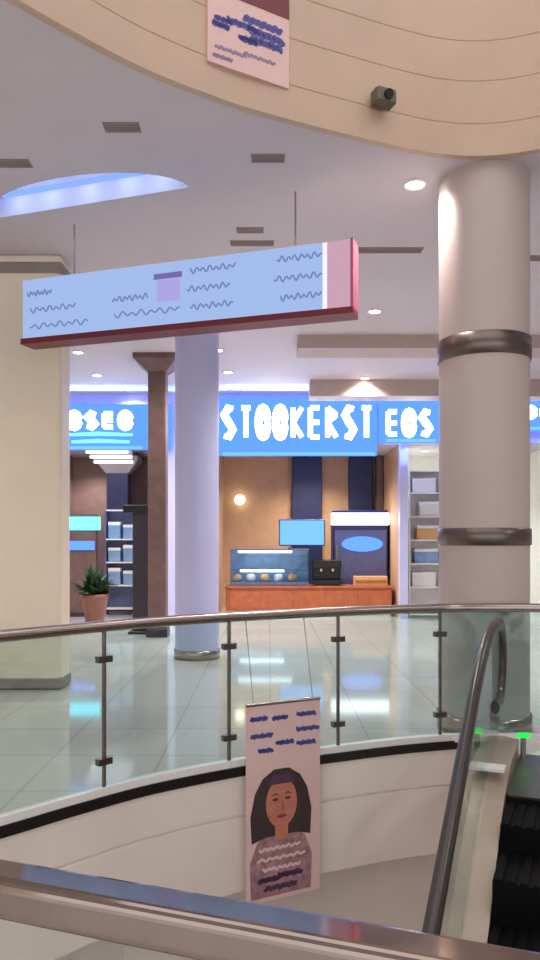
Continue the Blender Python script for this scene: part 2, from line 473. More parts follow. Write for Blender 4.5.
# truss pan under the steps
mb=MB(); a=slope_path(.14,-.3,.02,S1); b=slope_path(WID-.14,-.3,.02,S1); vs=[];fs=[]
for p,q in zip(a,b): vs+=[p,q,p-Vector((0,0,.7)),q-Vector((0,0,.7))]
for i in range(len(a)-1):
    o=4*i; fs+=[(o,o+1,o+5,o+4),(o+2,o+6,o+7,o+3)]
mb.add(vs,fs); mb.build('truss_pan',M['blackmatte'],esc)
mb=MB(); q=[EP(-.16,-.055),EP(-.03,-.055),EP(-.03,.115),EP(-.16,.115)]  # white plate added in place of a bright highlight on the cladding top
mb.add([v+Vector((0,0,.135)) for v in q]+[v+Vector((0,0,.152)) for v in q],[(3,2,1,0),(4,5,6,7),(0,1,5,4),(1,2,6,5),(2,3,7,6),(3,0,4,7)]); cp=mb.build('highlight_plate',M['white'],esc); cp['label']='small white plate standing in for a highlight'
g0=EP(-.84,.165,.2); 
mb=MB(); mb.box(g0.x-.035,g0.x+.05,g0.y-.02,g0.y+.02,.17,.20)
ind=mb.build('direction_lamp',M['greenled'],esc); ind['label']='green lit direction lamp'
mb=MB(); mb.box(g0.x-.01,g0.x+.02,g0.y-.015,g0.y+.015,.028,.17); mb.build('lamp_stem',M['steel'],ind)

# ------------------------------------------------------------ round column beside the landing
cx,cy,cr=1.83,6.42,.375
col=thing('round_column','thick round beige column with two dark metal bands beside the escalator landing','column',(cx,cy,0))
mb=MB(); mb.lathe([(cr,0),(cr,CEIL)],cx,cy,0,56); mb.build('shaft',M['column'],col)
for z0,z1 in ((3.12,3.31),(1.56,1.71)):
    mb=MB(); mb.lathe([(cr-.005,z0),(cr+.014,z0+.008),(cr+.014,z1-.008),(cr-.005,z1)],cx,cy,0,56); mb.build('metal_band',M['darksteel'],col)
mb=MB(); mb.lathe([(cr-.005,.002),(cr+.02,.002),(cr+.02,.14),(cr-.005,.15)],cx,cy,0,56); mb.build('base_ring',M['steel'],col)

# ------------------------------------------------------------ cream pillar on the left
py0=8.05; pxr=X(61,py0); 
pil=thing('square_pillar','broad cream square pillar at the left with dark top and base bands','pillar',(pxr-.8,py0+.2,0))
mb=MB(); mb.rbox(pxr-1.6,pxr,py0,py0+.4,0,CEIL,.05); mb.build('shaft',M['cream'],pil)
mb=MB(); mb.rbox(pxr-1.612,pxr+.012,py0-.012,py0+.412,4.46,4.61,.05); mb.build('top_band',M['slot'],pil)
mb=MB(); mb.rbox(pxr-1.612,pxr+.012,py0-.012,py0+.412,.001,.14,.05); mb.build('base_band',M['slot'],pil)
# lilac column in the middle
lx,ly=X(197,10.3),10.3
lc=thing('round_column','slim pale lilac round column standing before the lit shops','column',(lx,ly,0))
mb=MB(); mb.lathe([(.30,0),(.30,CEIL)],lx,ly,0,40); mb.build('shaft',M['lilac'],lc)
mb=MB(); mb.lathe([(.295,.002),(.315,.002),(.315,.12),(.295,.13)],lx,ly,0,40); mb.build('base_ring',M['steel'],lc)
# brown pillar
bx,by=X(158,12.6),12.6
bp=thing('square_pillar','narrow brown wooden pillar with flared capital left of the lilac column','pillar',(bx,by,0))
mb=MB(); mb.rbox(bx-.15,bx+.15,by-.15,by+.15,0,CEIL-.22,.02); mb.build('shaft',M['brown'],bp)
mb=MB(); mb.add([(bx+a*w,by+b*w,z) for w,z in ((.16,CEIL-.26),(.36,CEIL-.08),(.36,CEIL)) for a,b in ((-1,-1),(1,-1),(1,1),(-1,1))],[(0,1,5,4),(1,2,6,5),(2,3,7,6),(3,0,4,7),(4,5,9,8),(5,6,10,9),(6,7,11,10),(7,4,8,11),(3,2,1,0),(8,9,10,11)]); mb.build('capital',M['brown'],bp)
mb=MB(); mb.rbox(bx-.18,bx+.18,by-.18,by+.18,.001,.14,.02); mb.build('plinth',M['darktotem'],bp)

# ------------------------------------------------------------ hanging direction sign
SLft=Vector((X(22,7.37),7.37,0)); SRgt=Vector((X(352,6.35),6.35,0))
zb=Z(341,7.37); zt=Z(280,7.37)
sd=(SRgt-SLft).normalized(); sn=Vector((sd.y,-sd.x,0)); SW=(SRgt-SLft).length; SHt=zt-zb
T=Matrix(((sd.x,-sn.x,0,SLft.x),(sd.y,-sn.y,0,SLft.y),(0,0,1,zb),(0,0,0,1)))   # local x along sign, -y toward viewer
def su(px):  # local x along the face for a pixel column
    k=(px-HX)/F; return (k*SLft.y-SLft.x)/(sd.x-k*sd.y)
def sv(px,py):
    u=su(px); d=SLft.y+sd.y*u; return Z(py,d)-zb
sg=thing('hanging_sign','long pale blue lightbox direction sign hanging from the ceiling with pink end','sign',T@Vector((SW/2,.1,0)))
mb=MB(); mb.box(0,SW,.012,.20,0,SHt,T=T); mb.build('case',M['white'],sg)
up_=su(326)
mb=MB(); mb.box(.01,up_-.03,0,.012,.02,SHt-.01,T=T); mb.build('lit_face',M['signface'],sg)
mb=MB(); mb.box(up_-.03,up_+.01,-.002,.012,.02,SHt-.01,T=T); mb.build('divider',M['signwhite'],sg)
mb=MB(); mb.box(up_+.01,SW-.01,0,.012,.02,SHt-.01,T=T); mb.build('pink_panel',M['signpink'],sg)
mb=MB(); mb.box(-.01,SW+.01,-.012,.21,-.035,.02,T=T); mb.build('bottom_trim',M['maroon'],sg)
mb=MB(); mb.box(SW-.012,SW+.012,-.012,.21,.02,SHt,T=T); mb.build('end_trim',M['endpink'],sg)
def squig(x0,x1,z,h,seed,w=.022):
    r=random.Random(seed); pts=[]; n=40
    ph=r.random()*6
    for k in range(n+1):
        t=k/n; pts.append((x0+(x1-x0)*t, z+h*(.40*math.sin(ph+t*44)+.2*math.sin(ph*2+t*25))))
    return pts
for i,(a,b,y) in enumerate([(27,52,293),(30,76,308),(30,88,324),(112,148,298),(114,180,312),(190,236,268),(187,230,287),(190,233,305),(277,322,257),(274,322,277),(280,322,296)]):
    xm=(a+b)/2; mb=MB(); ptsz=squig(su(a),su(b),sv(xm,y),  .05,i+3)
    mb.stroke(ptsz  ,.015,.004,T=T); mb.build('lettering',M['signtext'],sg)
mb=MB(); a0=su(157); a1=su(180); zc=sv(168,286)
mb.box(a0,a1,-.003,0,zc-.14,zc+.06,T=T); pb=mb.build('pictogram',M['signpurple'],sg)
mb=MB(); mb.box(a0-.03,a1+.02,-.008,0,zc+.07,zc+.12,T=T); mb.build('pictogram_bar',M['signbar'],pb)
for f in (.16,.84):
    mb=MB(); p=T@Vector((SW*f,.1,SHt)); mb.lathe([(.008,0),(.008,CEIL-p.z)],p.x,p.y,p.z,8); mb.build('suspension_rod',M['steel'],sg)

# ------------------------------------------------------------ posters
def poster_T(px,path,off):
    s=s_at_px(path,px); q=subpath(path,s-.3,s+.3); a,b=Vector(q[0]+(0,)),Vector(q[-1]+(0,)); e=(b-a).normalized(); n=Vector((e.y,-e.x,0))
    m=q[len(q)//2]; c=Vector((m[0],m[1],0))+n*off
    return Matrix(((e.x,-n.x,0,c.x),(e.y,-n.y,0,c.y),(0,0,1,0),(0,0,0,1))),c
T,c=poster_T(271,far,.085); d=c.y
zt_,zb_=Z(702,d),Z(897,d); W=80/F*d/ T[0][0]*.93
hp=thing('poster','hanging portrait poster with blue lettering on the far balustrade','poster',(c.x,c.y,zb_))
mb=MB(); mb.box(-W/2,W/2,0,.008,zb_,zt_,T=T); mb.build('sheet',M['poster'],hp)
mb=MB(); 
pt=T@Vector((-W/2,.004,zt_)); qt=T@Vector((W/2,.004,zt_)); mb.tube([pt,qt],.012,10); mb.build('top_bar',M['steel'],hp)
for f in (-.4,.4):
    a=T@Vector((W*f,.004,zt_)); b=T@Vector((W*f,.145,1.065)); mb=MB(); mb.tube([a,(a+b)/2,b],.004,6); mb.build('cord',M['steel'],hp)
def pz(py): return Z(py,d)
def pu(px): return (px-281)/F*d*.98
rows=[(243,262,716),(268,285,717),(296,318,716),(243,268,733),(272,292,742),(295,322,731),(296,318,745),(252,268,748)]
for i,(a,b,y) in enumerate(rows):
    mb=MB(); mb.stroke(squig(pu(a),pu(b),pz(y),.022,50+i),.022,.003,T=T); mb.build('lettering',M['bluink'],hp)
# portrait print: hair, face, features, clothing as thin printed layers of one mesh
mb=MB()
def ell(cx_,cz_,rx,rz,n=28,a0=0,a1=360): return [(cx_+rx*math.cos(math.radians(a0+(a1-a0)*k/n)),cz_+rz*math.sin(math.radians(a0+(a1-a0)*k/n))) for k in range(n)]
hx=pu(278)
mb.prism([(hx-.24,pz(893)),(hx+.24,pz(893)),(hx+.25,pz(858)),(hx+.19,pz(838)),(hx+.07,pz(828)),(hx-.07,pz(828)),(hx-.19,pz(838)),(hx-.25,pz(858))],.002,2,T)
hairp=[(hx-.235,pz(838)),(hx-.245,pz(812)),(hx-.21,pz(790)),(hx-.15,pz(776)),(hx-.06,pz(768)),(hx+.06,pz(768)),(hx+.15,pz(776)),(hx+.21,pz(790)),(hx+.245,pz(812)),(hx+.235,pz(838)),(hx+.12,pz(834)),(hx-.12,pz(834))]
mb.prism(hairp,.003,0,T)
mb.prism([(hx-.05,pz(838)),(hx+.05,pz(838)),(hx+.055,pz(815)),(hx-.055,pz(815))],.0038,1,T)
mb.prism(ell(hx,pz(802),.125,.175),.0045,1,T)
mb.prism([(hx-.11,pz(783)),(hx+.11,pz(783)),(hx+.07,pz(774)),(hx-.07,pz(774))],.0052,4,T)
for sgn in (-1,1):
    mb.prism(ell(hx+sgn*.05,pz(798),.024,.010,14),.0052,0,T)
    mb.stroke([(hx+sgn*.025,pz(793.5)),(hx+sgn*.05,pz(792)),(hx+sgn*.08,pz(794))],.010,.0052,0,T)
mb.stroke([(hx+.004,pz(800)),(hx+.014,pz(808)),(hx-.006,pz(809))],.008,.0052,3,T)
mb.prism(ell(hx,pz(815),.042,.013,16),.0052,3,T)
for i,(a,b,y) in enumerate([(252,300,846),(250,306,856),(256,300,866)]): mb.stroke(squig(pu(a),pu(b),pz(y),.016,80+i),.02,.0035,5,T)
for i,(a,b,y) in enumerate([(252,276,876),(274,302,874),(258,296,885)]): mb.stroke(squig(pu(a),pu(b),pz(y),.022,90+i),.03,.0035,4,T)
mb.build('portrait_print',[M['hair'],M['skin'],M['dress'],M['lips'],M['purple'],M['poster']],hp)

T,c=poster_T(240,void_up,.03); d=c.y
zb_=Z(75,d); W=86/F*d/T[0][0]*.93; zt_=5.7
hp2=thing('poster','pale poster with dark blue lettering under a maroon strip on the upper slab edge','poster',(c.x,c.y,zb_))
mb=MB(); mb.box(-W/2,W/2,0,.03,zb_,zt_,T=T); mb.build('sheet',M['poster'],hp2)
def pu2(px): return (px-247.5)/F*d*.98
mb=MB(); mb.box(-W/2,W/2,-.004,0,Z(4,d),Z(-22,d),T=T); mb.build('maroon_strip',M['maroon'],hp2)
for i,(a,b,y,w) in enumerate([(206,224,36,.03),(222,256,28,.035),(240,286,20,.04),(246,288,30,.045),(250,286,38,.04),(236,256,41,.035),(208,228,30,.025)]):
    mb=MB(); mb.stroke(squig(pu2(a),pu2(b),Z(y,d),.025,120+i),w,.003,T=T); mb.build('lettering',M['bluink'],hp2)
for i,(a,b,y) in enumerate([(208,244,58),(240,278,55),(206,228,67)]):
    mb=MB(); mb.stroke(squig(pu2(a),pu2(b),Z(y,d),.016,140+i),.018,.003,T=T); mb.build('small_lettering',M['greyink'],hp2)

# small camera on the upper slab edge
T,c=poster_T(371,void_up,.0); d=c.y
sc_=thing('security_camera','small grey box camera fixed to the upper beige slab edge','camera',(c.x,c.y,Z(105,d)))
z1=Z(105,d)
mb=MB(); mb.rbox(-.09,.08,-.15,-.03,z1-.055,z1+.055,.02,T=T); mb.build('housing',M['camgrey'],sc_)
mb=MB(); p=T@Vector((0,-.15,z1)); q=T@Vector((0,-.175,z1-.005)); mb.tube([p,q],.035,16); mb.build('lens',M['black'],sc_)
mb=MB(); mb.box(-.035,.035,-.03,.0,z1+.03,z1+.12,T=T); mb.box(-.015,.015,-.1,-.02,z1+.055,z1+.085,T=T); mb.build('bracket',M['beam'],sc_)

# ------------------------------------------------------------ ceiling fittings
proto=thing('downlight','','ceiling light',(0,0,CEIL))
mb=MB(); mb.lathe([(.075,.0),(.105,.0),(.105,-.012),(.085,-.018),(.075,-.006)],0,0,0,28,cap=False); mb.build('trim_ring',M['white'],proto,local=True)
mb=MB(); mb.lathe([(.078,-.004),(.05,-.012),(.0,-.014)],0,0,0,24); mb.build('lens',M['lens'],proto,local=True)
def lamp_at(loc,energy,parent,col=(1,.9,.82),ang=140,blend=.8,rad=.06):
    l=bpy.data.lights.new('spot_lamp','SPOT'); l.energy=energy; l.color=col; l.spot_size=math.radians(ang); l.spot_blend=blend; l.shadow_soft_size=rad
    o=bpy.data.objects.new('spot_lamp',l); C.objects.link(o); o.parent=parent; o.location=loc; return o
dl=[(415,184,'bright round downlight in the ceiling just before the thick beige column',None),
 (375,311,'round downlight above the tan ceiling beam left of the thick column',None),
 (78,352,'round downlight left of the brown pillar, nearest the hanging sign',None),
 (97,375,'round downlight left of the brown pillar, second from the hanging sign',None),
 (130,389,'round downlight left of the brown pillar, closest to the shop signs',None),
 (218,350,'round downlight right of the lilac column, highest of three',None),
 (228,372,'round downlight right of the lilac column, middle of three',None),
 (238,387,'round downlight right of the lilac column, lowest of three by the shop sign',None),
 (365,378,'round downlight between the two tan ceiling beams',None)]
LAMP=225
first=True
for px,py,lab,_ in dl:
    Y=F*(CEIL-EYE)/(HY-py)
    o=proto if first else copy_tree(proto); first=False
    o.location=(X(px,Y),Y,CEIL); o['label']=lab; o['group']='round ceiling downlights'
    lamp_at((0,0,-.05),130 if py<200 else (90 if Y>11.5 else LAMP),o)
for x,y,lab in ((-3.6,-.8,'added fill downlight behind the viewer on the left'),(-.6,-1.4,'added fill downlight behind the viewer, middle one'),(2.4,-1.8,'added fill downlight behind the viewer on the right'),(-4.4,3.2,'added fill downlight beyond the left end of the opening'),(-4.8,6.4,'added fill downlight left of the cream pillar before the wall'),(5.3,3.6,'added fill downlight beyond the right end of the opening'),(5.2,7.6,'added fill downlight right of the thick column'),(-5.0,11.5,'added fill downlight by the left wall before the shops'),(5.2,12,'added fill downlight by the right wall before the shops')):
    o=copy_tree(proto); o.location=(x,y,CEIL); o['label']=lab; o['group']='round ceiling downlights'  # out-of-view downlights added to brighten the floor, ceiling and slab edges
# dark slot vents
for i,(px,py,w,lab) in enumerate([(122,127,.24,'short dark ceiling vent above the half-round blue recess'),(268,158,.24,'short dark ceiling vent nearest the upper slab edge, mid picture'),(14,163,.24,'short dark ceiling vent at the far left beside the blue recess'),(250,230,.24,'short dark ceiling vent just above the hanging sign'),
   (376,250,.95,'long dark slot vent between hanging sign and thick column'),(252,243,.42,'medium dark slot vent directly behind the hanging sign'),(541,258,.6,'dark slot vent right of the thick column')]):
    Y=F*(CEIL-EYE)/(HY-py); x=X(px,Y); dy=.05 if w<.5 else .06
    v=thing('slot_vent',lab,'vent',(x,Y,CEIL),'dark ceiling slot vents')
    mb=MB(); mb.box(x-w/2-.015,x+w/2+.015,Y-dy-.015,Y+dy+.015,CEIL-.008,CEIL+.0); mb.build('frame',M['slot'],v)
    for k in (-1,0,1):
        mb=MB(); mb.box(x-w/2,x+w/2,Y+k*dy*.6-.008,Y+k*dy*.6+.008,CEIL-.016,CEIL-.008); mb.build('blade',M['slot'],v)
# bulkheads
mb=MB(); y0=11.2; mb.box(X(298,y0),XR,y0,y0+.6,Z(348,y0),CEIL); struct('trim_5',mb,M['beam'])
mb=MB(); y0=14.3; mb.box(X(310,y0),XR,y0,y0+.5,Z(396,y0),CEIL); struct('trim_6',mb,M['beam'])

# ------------------------------------------------------------ shop fronts
YS=15.5
def bxs(px0,px1,py0,py1,Y0,Y1,mb=None,mi=0,bev=0):
    mb=mb or MB(); return mb.box(X(px0,Y0),X(px1,Y0),Y0,Y1,Z(py1,Y0),Z(py0,Y0),mi,bev=bev)
SH=3.62   # shop ceiling
xa,xb,xc,xd,xe,xf=X(40,YS),X(150,YS),X(216,YS),X(400,YS),X(408,YS),X(560,YS)
mb=MB()
mb.box(XL,xa,YS,YS+.2,0,CEIL); mb.box(xb,xc,YS,YS+.2,0,SH); mb.box(xd,xe,YS,YS+.2,0,SH); mb.box(xf,XR,YS,YS+.2,0,CEIL)
mb.box(xa,xf,YS+.02,YS+.2,SH,CEIL)
struct('wall_back',mb,M['lilac'])
mb=MB(); mb.box(XL-.15,XL,YB,YF+3.2,-4.5,CEIL); struct('wall_left',mb,M['cream'])
mb=MB(); mb.box(XR,XR+.15,YB,YF+3.2,-4.5,CEIL); struct('wall_right',mb,M['column'])
mb=MB(); mb.box(xa-.1,xb,YS+2.6,YS+2.7,0,SH); mb.box(xa-.1,xa,YS+.2,YS+2.6,0,SH); mb.box(xb,xb+.1,YS+.2,YS+2.6,0,SH); struct('wall_shop_left',mb,M['brownwall'])
mb=MB(); mb.box(xc-.1,xd+.05,YS+2.6,YS+2.7,0,SH); mb.box(xc-.1,xc,YS+.2,YS+2.6,0,SH); mb.box(xd,xd+.05,YS+.2,YS+2.6,0,SH); struct('wall_shop_middle',mb,M['tan'])
mb=MB(); mb.box(xe-.05,xf+.1,YS+2.6,YS+2.7,0,SH); mb.box(xe-.05,xe,YS+.2,YS+2.6,0,SH); mb.box(xf,xf+.1,YS+.2,YS+2.6,0,SH); struct('wall_shop_right',mb,M['pale'])
mb=MB(); mb.box(xa-.1,xf+.1,YS+.2,YS+2.7,SH,SH+.08); struct('ceiling_shop',mb,M['ceiling'])

# blue lit fascia boxes with white letters
def glyph(mb,kind,x,z,w,h,t,T,mi=0):
    x0,x1,z0,z1,zm=x+t/2,x+w-t/2,z+t/2,z+h-t/2,z+h/2
    S=lambda p:mb.stroke(p,t,.03,mi,T)
    if kind=='ring': S([(x0+(x1-x0)*(.5+.5*math.cos(a)),zm+(z1-zm)*math.sin(a)) for a in [2*math.pi*k/20 for k in range(21)]])
    elif kind=='bars': S([(x0,z0),(x0,z1)]); S([(x0,z1),(x1,z1)]); S([(x0,zm),(x1,zm)]); S([(x0,z0),(x1,z0)])
    elif kind=='bend': S([(x1,z1-.02),((x0+x1)/2,z1),(x0,z1-(z1-zm)*.5),((x0+x1)/2,zm),(x1,z0+(zm-z0)*.5),((x0+x1)/2,z0),(x0,z0+.02)])
    elif kind=='post': S([((x0+x1)/2,z0),((x0+x1)/2,z1)]); S([(x0,z1),(x1,z1)])
    elif kind=='fork': S([(x0,z0),(x0,z1)]); S([(x1,z1),(x0,zm)]); S([(x0,zm),(x1,z0)])
    elif kind=='arch': S([(x0,z0),(x0,z1)]); S([(x0,z1),(x1,z1-(z1-zm)*.5)]); S([(x1,z1-(z1-zm)*.5),(x0,zm)]); S([(x0,zm),(x1,z0)])
def shop_sign(label,px0,px1,py0,py1,kinds,lettermat,extra=None,board=(0,0,0,0),name='shop_sign',panel='bluelit'):
    Y0=YS-.16
    root=thing(name,label,'sign',((X(px0,Y0)+X(px1,Y0))/2,YS-.08,Z(py1,Y0)))
    mb=MB(); mb.box(X(px0-board[0],Y0),X(px1+board[1],Y0),Y0,YS+.02,Z(py1+board[3],Y0),Z(py0-board[2],Y0)); mb.build('lit_panel',M[panel],root)
    x=X(px0,Y0); h=Z(py0,Y0)-Z(py1,Y0); tot=X(px1,Y0)-x; n=len(kinds); w=tot/n
    T=Matrix.Translation((0,Y0,0))
    for i,k in enumerate(kinds):
        mb=MB(); glyph(mb,k,x+i*w+.008,Z(py1,Y0),w-.016,h,min(w,h)*.45,T); mb.build('letter',M[lettermat],root)
    return root
shop_sign('wide blue lit shop sign with large white letters above the tan counter shop',220,375,404,441,['bend','post','ring','ring','fork','bars','arch','bend','post'],'whitelit',board=(6,2,6,14))
shop_sign('small blue lit sign with white marks, left of the thick round column',384,434,408,438,['bars','ring','bend'],'whitelit',board=(4,6,8,4))
r=shop_sign('cyan and white lit shop sign above the brown shop at the left',66,134,410,431,['ring','bend','bars','ring'],'whitelit',board=(8,36,6,18))
for i,y in enumerate((436,443)):
    mb=MB(); mb.stroke([(X(70+4*i,YS),Z(y,YS)),(X(100,YS),Z(y-1,YS)),(X(134-3*i,YS),Z(y,YS))],.075,.03,0,Matrix.Translation((0,YS-.16,0))); mb.build('cyan_lettering',M['cyanlit'],r)
shop_sign('blue lit shop sign with white letters partly behind the thick round column',520,556,405,420,['ring','bars'],'whitelit',board=(40,4,6,10))

for x_,w_,e_,zz_,sg_ in ((X(298,YS),3.1,480,Z(456,YS),'shop_sign'),(X(409,YS),1.0,110,Z(443,YS),'shop_sign.001'),(X(105,YS),1.6,240,Z(450,YS),'shop_sign.002'),(X(530,YS),1.2,80,Z(431,YS),'shop_sign.003')):
    # added glowing bar and area light below each sign, to blue the ceiling
    root=bpy.data.objects[sg_]
    mb=MB(); mb.box(x_-w_/2,x_+w_/2,YS-.24,YS-.12,zz_+.0,zz_+.05); mb.build('added_glow_bar',M['bluescreen'],root)
    l=bpy.data.lights.new('sign_glow_fill','AREA'); l.shape='RECTANGLE'; l.size=w_; l.size_y=.06; l.energy=e_; l.color=(.28,.45,1)
    o=bpy.data.objects.new('sign_glow_fill',l); C.objects.link(o); o.parent=root; o.location=Vector((x_,YS-.26,zz_+.03))-root.location; o.rotation_euler=(math.radians(90+25),0,0)
# ---- left brown shop
for i,(a,b,y,lab) in enumerate([(86,128,452,'upper pale tube lamp under the brown shop ceiling'),(90,132,457,'middle pale tube lamp under the brown shop ceiling'),(94,133,462,'lower pale tube lamp under the brown shop ceiling')]):
    Y=16.0+.35*i; mb=MB(); z=min(Z(y,Y),SH-.06); mb.tube([(X(a,Y),Y,z),(X(b,Y),Y,z)],.03,10)
    t=thing('tube_lamp',lab,'ceiling light',((X(a,Y)+X(b,Y))/2,Y,SH),'tube lamps in the brown shop')
    mb.build('tube',M['tube'],t)
    mb=MB(); mb.box(X(a,Y),X(b,Y),Y-.04,Y+.04,z+.028,SH); mb.build('holder',M['white'],t)
Y=17.4; p=thing('display_column','slate blue display column with flared white top in the brown shop','column',(X(119,Y),Y,0))
x0=X(119,Y)
mb=MB(); mb.rbox(x0-.25,x0+.25,Y-.2,Y+.2,0,Z(474,Y),.03); mb.build('body',M['slate'],p)
mb=MB(); mb.add([(x0+a*w,Y+b*w*.7,z) for w,z in ((.26,Z(474,Y)),(.48,Z(462,Y)),(.48,Z(457,Y))) for a,b in ((-1,-1),(1,-1),(1,1),(-1,1))],[(0,1,5,4),(1,2,6,5),(2,3,7,6),(3,0,4,7),(4,5,9,8),(5,6,10,9),(6,7,11,10),(7,4,8,11),(3,2,1,0),(8,9,10,11)]); mb.build('top',M['white'],p)
Y=15.95; x0=X(82,Y)
p=thing('display_stand','brown stand with a cyan lit header and blue lit panel beside the cream pillar','stand',(x0,Y,0))
mb=MB(); mb.rbox(x0-.3,x0+.3,Y-.02,Y+.16,.06,Z(514,Y),.02); mb.build('body',M['brown'],p)
mb=MB(); mb.rbox(x0-.36,x0+.36,Y-.12,Y+.26,0,.06,.02); mb.build('base',M['darktotem'],p)
mb=MB(); mb.rbox(X(65,Y),X(101,Y),Y-.07,Y-.02,Z(530,Y),Z(517,Y),.015); mb.build('header_panel',M['cyanlit'],p)
mb=MB(); mb.rbox(X(69,Y),X(95,Y),Y-.06,Y-.02,Z(550,Y),Z(541,Y),.015); mb.build('lower_panel',M['blueoval'],p)
Y=16.2; xs0,xs1=X(106,Y),X(136,Y)
sh=thing('shelving_unit','open shelving unit with pale blue stock in the brown shop','shelf',((xs0+xs1)/2,Y+.15,0))
zs=[.12,.62,1.12,1.62,Z(511,Y)]
mb=MB(); mb.box(xs0-.03,xs0,Y,Y+.3,0,zs[-1]+.03); mb.build('side_panel',M['slate'],sh)
mb=MB(); mb.box(xs1,xs1+.03,Y,Y+.3,0,zs[-1]+.03); mb.build('side_panel',M['slate'],sh)
mb=MB(); mb.box(xs0,xs1,Y+.28,Y+.3,.05,zs[-1]); mb.build('back_panel',M['slate'],sh)
for z in zs:
    mb=MB(); mb.box(xs0,xs1,Y,Y+.28,z,z+.03); mb.build('shelf',M['white'],sh)
pos_names=['lowest','second lowest','third','fourth']
for i,z in enumerate(zs[:-1]):
    if i==0: continue
    for j,nm in enumerate(('left','right')):
        h=.30+.06*((i+j)%2); w=(xs1-xs0)*.40; xx=xs0+.04+j*(xs1-xs0)*.5
        mb=MB(); mb.rbox(xx,xx+w,Y+.03,Y+.24,z+.03,z+.03+h,.015)
        b=thing('stock_box','pale blue box on the %s side of the %s shelf of the unit'%(nm,['lowest','second','third','topmost'][i]),'box',(xx+w/2,Y+.13,z+.03),'boxes on the shelving unit')
        mb.build('carton',M['bluebox'],b)
        mb=MB(); mb.rbox(xx-.005,xx+w+.005,Y+.025,Y+.245,z+.03+h*.8,z+.03+h+.004,.012); mb.build('lid',M['white'],b)
Y=13.0; x0=X(141,Y)
p=thing('totem_sign','dark freestanding totem board in front of the brown shop','stand',(x0,Y,0))
mb=MB(); mb.rbox(x0-.2,x0+.2,Y-.15,Y+.15,0,.05,.02); mb.build('base',M['black'],p)
mb=MB(); mb.rbox(x0-.14,x0+.14,Y-.05,Y+.05,.05,Z(513,Y),.02); mb.build('panel',M['darktotem'],p)
mb=MB(); mb.rbox(x0-.3,x0+.22,Y-.07,Y+.07,Z(513,Y),Z(505,Y),.02); mb.build('cap',M['black'],p)
Y=14.4; x0=X(95,Y)
p=thing('potted_plant','dark green leafy plant in a brown pot before the brown shop','plant',(x0,Y,0))
mb=MB(); mb.lathe([(.17,0),(.25,.5),(.27,.52),(.27,.58),(.23,.58),(.22,.5)],x0,Y,0,28); mb.build('pot',M['pot'],p)
mb=MB(); mb.lathe([(.225,.50),(.1,.53),(0,.54)],x0,Y,0,20); mb.build('soil',M['soil'],p)
mb=MB(); rr=random.Random(7)
for k in range(150):
    a=rr.random()*6.28; el=rr.uniform(.1,1.35); L=rr.uniform(.25,.55); base=Vector((x0+rr.uniform(-.1,.1),Y+rr.uniform(-.1,.1),.54+rr.random()*.2))
    dv=Vector((math.cos(a)*math.cos(el),math.sin(a)*math.cos(el),math.sin(el))); sd_=Vector((-math.sin(a),math.cos(a),0))
    tip=base+dv*L-Vector((0,0,.12*L)); md=base+dv*L*.55; w=.045
    mb.add([base,md+sd_*w,tip,md-sd_*w],[(0,1,2,3)])
mb.build('foliage',M['green'],p)

# ---- middle counter shop
for i,(a,b,lab) in enumerate([(292,322,'navy wall panel left of the middle of the tan shop'),(349,373,'navy wall panel right of the middle of the tan shop')]):
    Y=17.9; mb=MB(); mb.rbox(X(a,Y),X(b,Y),Y,Y+.19,0,SH-.005,.02); t=thing('wall_panel',lab,'panel',((X(a,Y)+X(b,Y))/2,Y+.1,0)); mb.build('board',M['navy'],t)
    mb=MB(); mb.box(X(a,Y)-.02,X(b,Y)+.02,Y-.015,Y,.0,.14); mb.build('skirting',M['black'],t)
Y=17.7; c0,c1=2.52,2.68
t=thing('cupboard','tall narrow brown cupboard at the right end of the tan shop','cupboard',((c0+c1)/2,Y+.2,0))
mb=MB(); mb.rbox(c0,c1,Y,Y+.38,0,SH-.005,.02); mb.build('body',M['brown'],t)
mb=MB(); mb.rbox(c0+.02,c1-.02,Y-.02,Y,.1,3.4,.008); dr=mb.build('door',M['brown'],t)
mb=MB(); mb.rbox(c0+.03,c0+.05,Y-.05,Y-.02,1.1,1.4,.008); mb.build('handle',M['steel'],dr)
Y=18.05; x0=X(240,Y); z0=Z(500,Y)
t=thing('wall_lamp','warm glowing round wall lamp on the left of the tan shop wall','lamp',(x0,Y,z0))
mb=MB(); mb.lathe([(.0,-.13),(.09,-.09),(.13,0),(.09,.09),(0,.13)],x0,Y-.12,z0,20); mb.build('globe',emat('warm_globe',(1,.82,.58,1),5),t)
mb=MB(); mb.rbox(x0-.04,x0+.04,Y-.06,Y+.05,z0-.04,z0+.04,.01); mb.build('bracket',M['darksteel'],t)
# counter
Y=15.95; xl,xr_=X(226,Y),X(392,Y); zt0=Z(586,Y)
ct=thing('shop_counter','long orange wood counter in front of the tan shop','counter',((xl+xr_)/2,Y+.3,0))
mb=MB(); mb.rbox(xl,xr_,Y,Y+.6,.1,zt0-.05,.02); mb.build('body',M['orange'],ct)
mb=MB(); mb.rbox(xl-.03,xr_+.03,Y-.04,Y+.63,zt0-.05,zt0,.015); mb.build('worktop',M['orange'],ct)
mb=MB(); mb.box(xl+.03,xr_-.03,Y+.04,Y+.56,0,.1); mb.build('plinth',M['white'],ct)
for k in range(5):
    xx=xl+.08+(xr_-xl-.1)*k/5; mb=MB(); mb.rbox(xx,xx+(xr_-xl)/5-.06,Y-.012,Y,.16,zt0-.1,.008); mb.build('front_panel',M['orange'],ct)
